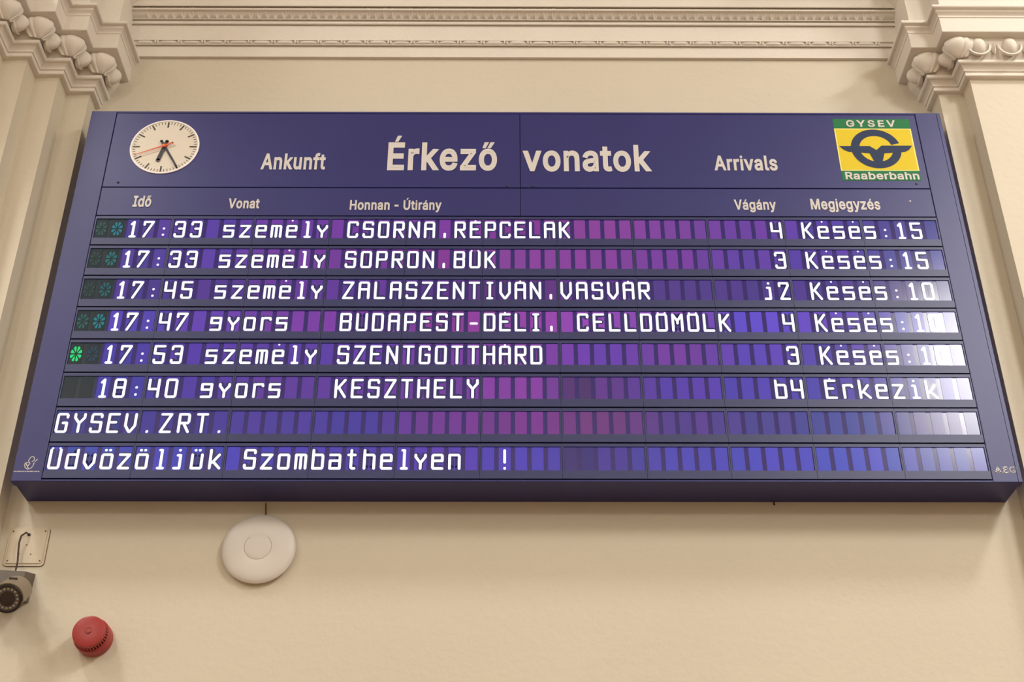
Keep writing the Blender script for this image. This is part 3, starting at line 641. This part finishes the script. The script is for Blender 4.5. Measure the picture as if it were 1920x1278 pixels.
def glyph_mesh(ch):
    """local origin: middle of the window's lower edge"""
    b = MB()
    for part, w_, y_, m_ in (('halo', SW+0.0085, 0.00015, M['halo']), ('lit', SW, -0.00035, M['char'])):
        for ln in G[ch]:
            if ln[0] in ('dot', 'dot2'):
                if part == 'halo': continue
                p_ = ln[1]; r_ = 0.0030 if ln[0] == 'dot' else 0.0042
                q = (-GW/2+p_[0]*GW, 0.0058+p_[1]*GH)
                b.flat([(q[0]+r_*math.cos(k*PI/4), q[1]+r_*math.sin(k*PI/4)) for k in range(8)], y_, m_); continue
            if part == 'halo' and ch in '.:,-!1lji': continue
            pts = [(-GW/2+x*GW, 0.0058+z*GH) for x, z in ln]
            if part == 'halo':      # keep the surround inside the window
                lim = 0.0172
                pts = [(max(-lim+w_/2, min(lim-w_/2, x)), max(w_/2+0.0004, min(0.0668-w_/2, z))) for x, z in pts]
            b.ribbon(pts, w_, y_, m_)
    return b.mesh('character', None)
GM = {}
M['star'] = glow('printed_star_segment', 1.0, 0.2, rgb(8, 14, 16))
def star_mesh():
    b = MB()
    for k in range(8):
        t = k*PI/4+PI/8; r0, r1 = 0.0035, 0.0160
        def q(r, da, k_=1.55): return (r*math.cos(t+da), 0.0345+r*k_*math.sin(t+da))
        b.flat([q(r0, 0), q(r1*0.75, 0.27), q(r1, 0.24), q(r1*1.08, 0), q(r1, -0.24), q(r1*0.75, -0.27)], -0.0004, M['star'])
    return b.mesh('star_symbol', None)
STAR = star_mesh()
# window tints: per row, colour at the middle of each of the 11 modules
TINT = {1: [(84, 62, 150), (100, 65, 172), (118, 62, 168), (125, 60, 165), (136, 60, 165), (140, 58, 152), (152, 68, 160), (140, 68, 166), (116, 66, 168), (98, 68, 178), (78, 68, 152)],
        2: [(86, 64, 156), (102, 66, 175), (128, 62, 166), (132, 60, 160), (140, 58, 152), (146, 68, 160), (146, 66, 162), (130, 64, 166), (104, 68, 172), (98, 62, 176), (80, 74, 158)],
        3: [(80, 58, 146), (92, 58, 152), (110, 58, 160), (106, 58, 160), (98, 52, 138), (100, 52, 122), (104, 58, 150), (96, 62, 146), (88, 60, 146), (80, 56, 150), (82, 70, 132)],
        4: [(90, 70, 186), (108, 68, 184), (132, 64, 172), (132, 62, 168), (150, 60, 156), (166, 68, 176), (160, 74, 190), (138, 72, 182), (108, 80, 214), (112, 72, 200), (104, 92, 180)],
        5: [(76, 60, 168), (92, 60, 176), (102, 62, 172), (104, 62, 176), (124, 60, 164), (140, 62, 164), (116, 64, 182), (126, 64, 166), (100, 72, 192), (94, 66, 176), (96, 84, 156)],
        6: [(72, 64, 170), (84, 60, 166), (104, 60, 162), (110, 60, 164), (130, 62, 166), (144, 64, 166), (110, 58, 146), (96, 64, 178), (90, 70, 186), (82, 66, 176), (92, 82, 162)],
        7: [(58, 60, 142), (72, 55, 152), (84, 62, 160), (80, 62, 164), (122, 58, 152), (130, 56, 146), (120, 60, 128), (94, 62, 148), (82, 70, 152), (72, 74, 160), (96, 84, 140)],
        8: [(66, 76, 176), (70, 68, 184), (80, 64, 188), (90, 64, 182), (96, 64, 182), (90, 68, 188), (78, 60, 152), (84, 74, 186), (84, 78, 196), (84, 84, 200), (92, 94, 172)]}
def tint(row, i):
    if row < 7 and i < 2: return (30, 46, 50)
    u = (i+0.5)/5-0.5; a = max(0, min(10, int(math.floor(u)))); b_ = min(10, a+1); f_ = max(0, min(1, u-a))
    f_ = max(0, min(1, (f_-0.5)*1.6+0.5))
    rnd = random.Random(row*100+i); j = rnd.uniform(-7, 7)
    c_ = [TINT[row][a][k]*(1-f_)+TINT[row][b_][k]*f_ for k in range(3)]
    if row in (6, 8) and i in (30, 31): c_ = [(86, 52, 116), (80, 52, 108)][i-30] if row == 6 else [(76, 52, 118), (70, 50, 122)][i-30]
    return (c_[0]-5+j, c_[1], c_[2]+j*0.5)
YB = YF+0.0035      # front of the dark pane inside each module frame
strip = MB(); strip_cols = []
def clamp(v): return max(0, min(255, v))
for row in range(1, 9):
    start, txt, more = ROWS[row]; chars = {}
    for k, ch in enumerate(txt):
        if ch != ' ': chars[start+k] = ch
    for s0, tx in more.items():
        for k, ch in enumerate(tx): chars[s0+k] = ch
    zb = ZB+PITCH*(8-row)
    for mo in range(11):
        xa, xb = SEAMS[mo]+0.0004, SEAMS[mo+1]-0.0004; pw = (SEAMS[mo+1]-SEAMS[mo])/5
        fm = MB(); za, zt = zb+0.0024, zb+PITCH-0.0024
        ia, ib, iz, it = xa+0.0035, xb-0.0035, zb+0.0270, zb+0.1000
        fr, bk = YF, YB
        o4 = [(xa, za), (xb, za), (xb, zt), (xa, zt)]; i4 = [(ia, iz), (ib, iz), (ib, it), (ia, it)]
        vs = [(x, fr, z) for x, z in o4]+[(x, fr, z) for x, z in i4]+[(x, bk+0.0004, z) for x, z in i4]+[(x, YF+0.0055, z) for x, z in o4]
        fs = []
        for q in range(4):
            r = (q+1) % 4; fs += [(q, r, r+4, q+4), (q+4, r+4, r+8, q+8), (r, q, q+12, r+12)]
        fm.add(vs, fs, M['bezel'])
        half = (row < 7 and mo == 0)
        xm = SEAMS[mo]+2*pw if half else ia
        if half: fm.flat([(ia, iz), (xm, iz), (xm, it), (ia, it)], bk, M['pane_green'])
        fm.flat([(xm, iz), (ib, iz), (ib, it), (xm, it)], bk, M['pane'])
        mod = fm.build('display_module', None, board)
        for k in range(5):
            i = mo*5+k; cxx = SEAMS[mo]+pw*(k+.5); cw = pw*0.365; z1_, z2_ = zb+0.0275, zb+0.0985
            cc = tint(row, i); col = rgb(*[clamp(v) for v in cc])
            ch = chars.get(i)
            if row >= 3:
                cb = MB(); cb.box(-cw, cw, -0.0005, 0.0004, 0, z2_-z1_)
                ce = cb.build('cell', M['cell'], mod); ce.location = (cxx, bk-0.0005, z1_); ce.color = col
            else:
                strip.box(cxx-cw, cxx+cw, bk-0.0010, bk-0.0001, z1_, z2_); strip_cols += [col]*6
            if ch:
                if ch not in GM: GM[ch] = glyph_mesh(ch)
                go = link('character', GM[ch], mod); go.location = (cxx, bk-0.0014, z1_); go.color = (0.93, 0.94, 1.0, 1)
            elif row < 6 and i < 2:
                st = link('star_symbol', STAR, mod); st.location = (cxx, bk-0.0014, z1_)
                cs = {0: (36, 62, 60), 1: [(24, 116, 132), (22, 104, 108), (20, 90, 96), (20, 118, 128)][row-1] if row < 5 else (26, 58, 78)}[i]
                if i == 0 and row == 1: cs = (38, 78, 70)
                if i == 0 and row == 4: cs = (36, 84, 78)
                if i == 0 and row == 5: cs = (20, 215, 118)
                st.color = rgb(*cs); st['label'] = 'bright green lit star symbol' if (row == 5 and i == 0) else ('teal star symbol' if i == 1 and row < 5 else 'dim unlit star symbol')
me = strip.mesh('cell', M['cell_row'])
ca = me.color_attributes.new('tint', 'FLOAT_COLOR', 'CORNER')
for pi_, pol in enumerate(me.polygons):
    for li in pol.loop_indices: ca.data[li].color = strip_cols[pi_]
so = link('cell', me, board); so['kind'] = 'stuff'

# ------------------------------------------------------------------ wireless access point
ap = thing('access_point', (-0.707, 0, Z0-0.146), 'round white domed wireless access point on the wall under the board', 'access point')
b = MB(); b.lathe([(0.090, 0.0), (0.094, 0.006), (0.0985, 0.010), (0.1005, 0.0135), (0.1005, 0.0150), (0.098, 0.0185), (0.090, 0.0225), (0.075, 0.0265), (0.055, 0.0295), (0.0385, 0.0310), (0.0370, 0.0304), (0.0358, 0.0311), (0.02, 0.0320), (0.0, 0.0323)], (0, 0, 0), n=72)
o = b.build('dome', M['white_plastic'], ap, 35)
b = MB()
for i in range(40):
    t0, t1 = math.radians(130+280*i/40), math.radians(130+280*(i+1)/40)
    rr, hh = 0.0371, -0.0308
    b.add([(rr*math.cos(t)*k, hh, rr*math.sin(t)*k) for t, k in ((t0, .985), (t1, .985), (t1, 1.015), (t0, 1.015))], [(0, 1, 2, 3)])
b.build('ring_line', M['seam'], ap)
b = MB(); b.tube([(0.006, -0.012, 0.138), (0.006, -0.008, 0.128), (0.007, -0.005, 0.11), (0.009, -0.005, 0.09)], 0.0024, 8); b.build('wire', M['wire'], ap, 60)

# ------------------------------------------------------------------ red siren
sr = thing('siren', (-1.115, 0, Z0-0.398), 'red round fire alarm sounder on the wall at the lower left', 'siren')
b = MB(); b.lathe([(0.0455, 0.0), (0.0478, 0.003), (0.0478, 0.035), (0.0466, 0.039), (0.0415, 0.041)], (0, 0, 0), n=64); b.build('base', M['red'], sr, 35)
b = MB(); b.lathe([(0.0385, 0.039), (0.0385, 0.058)], (0, 0, 0), n=64); b.build('vent_groove', M['dark_red'], sr, 35)
b = MB(); b.lathe([(0.0385, 0.0555), (0.0422, 0.0565), (0.0428, 0.0585), (0.0428, 0.0645), (0.0415, 0.0672), (0.037, 0.0690), (0.015, 0.0695), (0.0095, 0.0695), (0.0085, 0.0685), (0.0, 0.0685)], (0, 0, 0), n=64); b.build('cap', M['red'], sr, 30)
b = MB(); b.box(-0.0018, 0.0018, -0.0580, -0.039, 0.0380, 0.0432); FIN = b.mesh('fin', M['red'])
for i in range(36):
    o = link('fin', FIN, sr); o.rotation_euler = (0, 2*PI*i/36, 0)
b = MB(); b.tube([(0.006*math.cos(math.radians(a_)), -0.0697, 0.006*math.sin(math.radians(a_))) for a_ in range(190, 351, 20)], 0.0009, 6); b.build('embossed_mark', M['dark_red'], sr)

# ------------------------------------------------------------------ cover plate
cp = thing('cover_plate', (-1.345, 0, Z0-0.136), 'square painted junction cover plate with screws on the wall above the camera', 'cover plate')
def rrect(x0_, x1_, z0_, z1_, r, n=5):
    pts = []
    for (cx_, cz_, a0) in ((x1_-r, z1_-r, 0), (x0_+r, z1_-r, 90), (x0_+r, z0_+r, 180), (x1_-r, z0_+r, 270)):
        for i in range(n+1):
            t = math.radians(a0+90*i/n); pts.append((cx_+r*math.cos(t), cz_+r*math.sin(t)))
    return pts
b = MB(); b.flat(rrect(-0.055, 0.055, -0.056, 0.056, 0.010), -0.004, None, 0.004); b.build('plate_rim', M['plate'], cp)
b = MB(); b.flat(rrect(-0.0562, 0.0562, -0.0575, 0.0568, 0.011), -0.0012, None, 0.0012); b.build('plate_gap_shade', M['hole'], cp)  # brown outline painted as the shadow gap around the plate
b = MB(); b.flat(rrect(-0.049, 0.049, -0.049, 0.052, 0.004), -0.0065, None, 0.003); b.build('plate_face', M['plate'], cp)
for (x, z, r) in ((-0.044, 0.044, .0022), (0.044, 0.045, .0022), (-0.044, -0.042, .0022), (0.044, -0.042, .0022), (0.0, 0.004, .0018), (-0.016, -0.022, .0018), (0.016, -0.023, .0018)):
    b = MB(); b.lathe([(r, 0), (r, 0.0074), (0, 0.0078)], (x, 0, z), n=12); b.build('screw', M['hole'], cp, 50)
b = MB(); b.lathe([(0.0045, 0), (0.0045, 0.0074), (0, 0.0074)], (0.001, 0, 0.034), n=16); b.build('cable_hole', M['cctv_black'], cp, 50)

# ------------------------------------------------------------------ security camera
sc_ = thing('security_camera', (-1.345, 0, Z0-0.25), 'taupe bullet security camera with an infrared ring, cut off by the left edge', 'security camera')
axis = Vector((0.14, -0.80, -0.50)).normalized(); fc = Vector((0.0350, -0.150, -0.0905))      # lens front centre (local)
b = MB()
v = [(-0.055, 0, 0.040), (0.038, 0, 0.036), (0.034, 0, -0.046), (-0.055, 0, -0.05), (-0.045, -0.055, 0.026), (0.030, -0.055, 0.022), (0.026, -0.060, -0.052), (-0.045, -0.060, -0.054)]
b.add(v, [(0, 1, 5, 4), (1, 2, 6, 5), (2, 3, 7, 6), (3, 0, 4, 7), (4, 5, 6, 7)]); b.build('wall_bracket', M['cctv_dark'], sc_, 30)
b = MB(); b.lathe([(0.0, -0.125), (0.025, -0.122), (0.033, -0.112), (0.0345, -0.06), (0.0345, -0.012), (0.0345, -0.002)], fc, axis, 48); b.build('body', M['cctv'], sc_, 35)
b = MB(); b.lathe([(0.0345, -0.006), (0.0372, -0.004), (0.0372, 0.003), (0.0350, 0.0048), (0.0315, 0.0048), (0.0305, 0.002)], fc, axis, 48); b.build('front_ring', M['cctv_black'], sc_, 35)
b = MB(); b.lathe([(0.0310, 0.0018), (0.0165, 0.0012)], fc, axis, 48); b.build('led_plate', M['cctv_dark'], sc_, 35)
b = MB(); b.lathe([(0.0190, 0.0012), (0.0185, 0.0035), (0.0165, 0.0042), (0.0, 0.0030)], fc, axis, 40); b.build('lens', M['glass_dark'], sc_, 35)
a1 = axis.cross(Vector((0, 0, 1))).normalized(); a2 = axis.cross(a1).normalized()
bb = MB(); bb.lathe([(0.0034, -0.001), (0.0034, 0.0012), (0.002, 0.0022), (0.0, 0.0025)], (0, 0, 0), axis, 10); LED = bb.mesh('led', M['led'], 50)
for i in range(16):
    t = 2*PI*i/16; o = link('led', LED, sc_); o.location = fc+axis*0.0015+(a1*math.cos(t)+a2*math.sin(t))*0.0250
b = MB(); vs = []; fs = []; n = 20                      # sun shield over the body
for k, (h, r) in enumerate([(-0.105, 0.040), (-0.02, 0.0415), (0.004, 0.0415), (0.004, 0.0385), (-0.02, 0.0385), (-0.105, 0.037)]):
    for i in range(n+1):
        t = math.radians(-8+196*i/n); vs.append(fc+axis*h+(a1*math.cos(t)-a2*math.sin(t)*(-1 if a2.z > 0 else 1))*r)
for k in range(5):
    for i in range(n): fs.append((k*(n+1)+i, k*(n+1)+i+1, (k+1)*(n+1)+i+1, (k+1)*(n+1)+i))
b.add(vs, fs); b.build('sun_shield', M['cctv'], sc_, 40)
b = MB(); q0 = fc-axis*0.050-a2*(0.042 if a2.z < 0 else -0.042); b.tube([q0-a1*0.010, q0+a1*0.010], 0.0035, 8); b.build('adjusting_slot', M['cctv_black'], sc_, 60)
b = MB(); b.tube([(0.001, -0.006, 0.148), (-0.004, -0.018, 0.150), (-0.014, -0.022, 0.138), (-0.0165, -0.020, 0.118), (-0.014, -0.019, 0.09), (-0.010, -0.020, 0.065), (-0.009, -0.024, 0.028)], 0.0026, 8); b.build('cable', M['cable'], sc_, 60)

# ------------------------------------------------------------------ ceiling lamps and added fill lamps (behind and above the viewer)
spots = ['nearest the right end of the board', 'nearest the left end of the board', 'small one close to the wall, right', 'small one added to brighten the upper wall, left']
for (x, y, z, sx, sy, pw), tx in zip(LAMPS, spots):
    t = thing('ceiling_light', (x, y, z), 'long white pendant ceiling light, ' + tx, 'ceiling light', 'pendant ceiling lights of the hall'); t.rotation_euler.z = TURN if x > 3.2 else 0
    b = MB(); b.box(-sx/2-.03, sx/2+.03, -sy/2-.03, sy/2+.03, 0.015, 0.09); b.build('housing', M['housing'], t)
    b = MB(); b.box(-sx/2, sx/2, -sy/2, sy/2, 0.004, 0.015); b.build('diffuser', M['diffuser'], t)
    b = MB()
    for yy in (-sy/3, sy/3): b.tube([(0, yy, 0.09), (0, yy, H-z)], 0.008, 8)
    b.build('hanger', M['housing'], t)
for (x, y, z, r, pw), tx in zip(FILL_GLOBES, ['middle one', 'rightmost', 'leftmost']):
    t = thing('added_fill_lamp', (x, y, z), 'white holder of an added fill lamp at the far end of the hall, %s' % tx, 'lamp', 'added fill lamps at the far end of the hall')
    b = MB(); b.lathe([(0.10, r+0.02), (0.12, r+0.05), (0.05, r+0.10), (0.012, r+0.12), (0.012, H-z)], (0, 0, 0), (0, 0, 1), 24); b.build('fill_lamp_holder', M['housing'], t, 40)
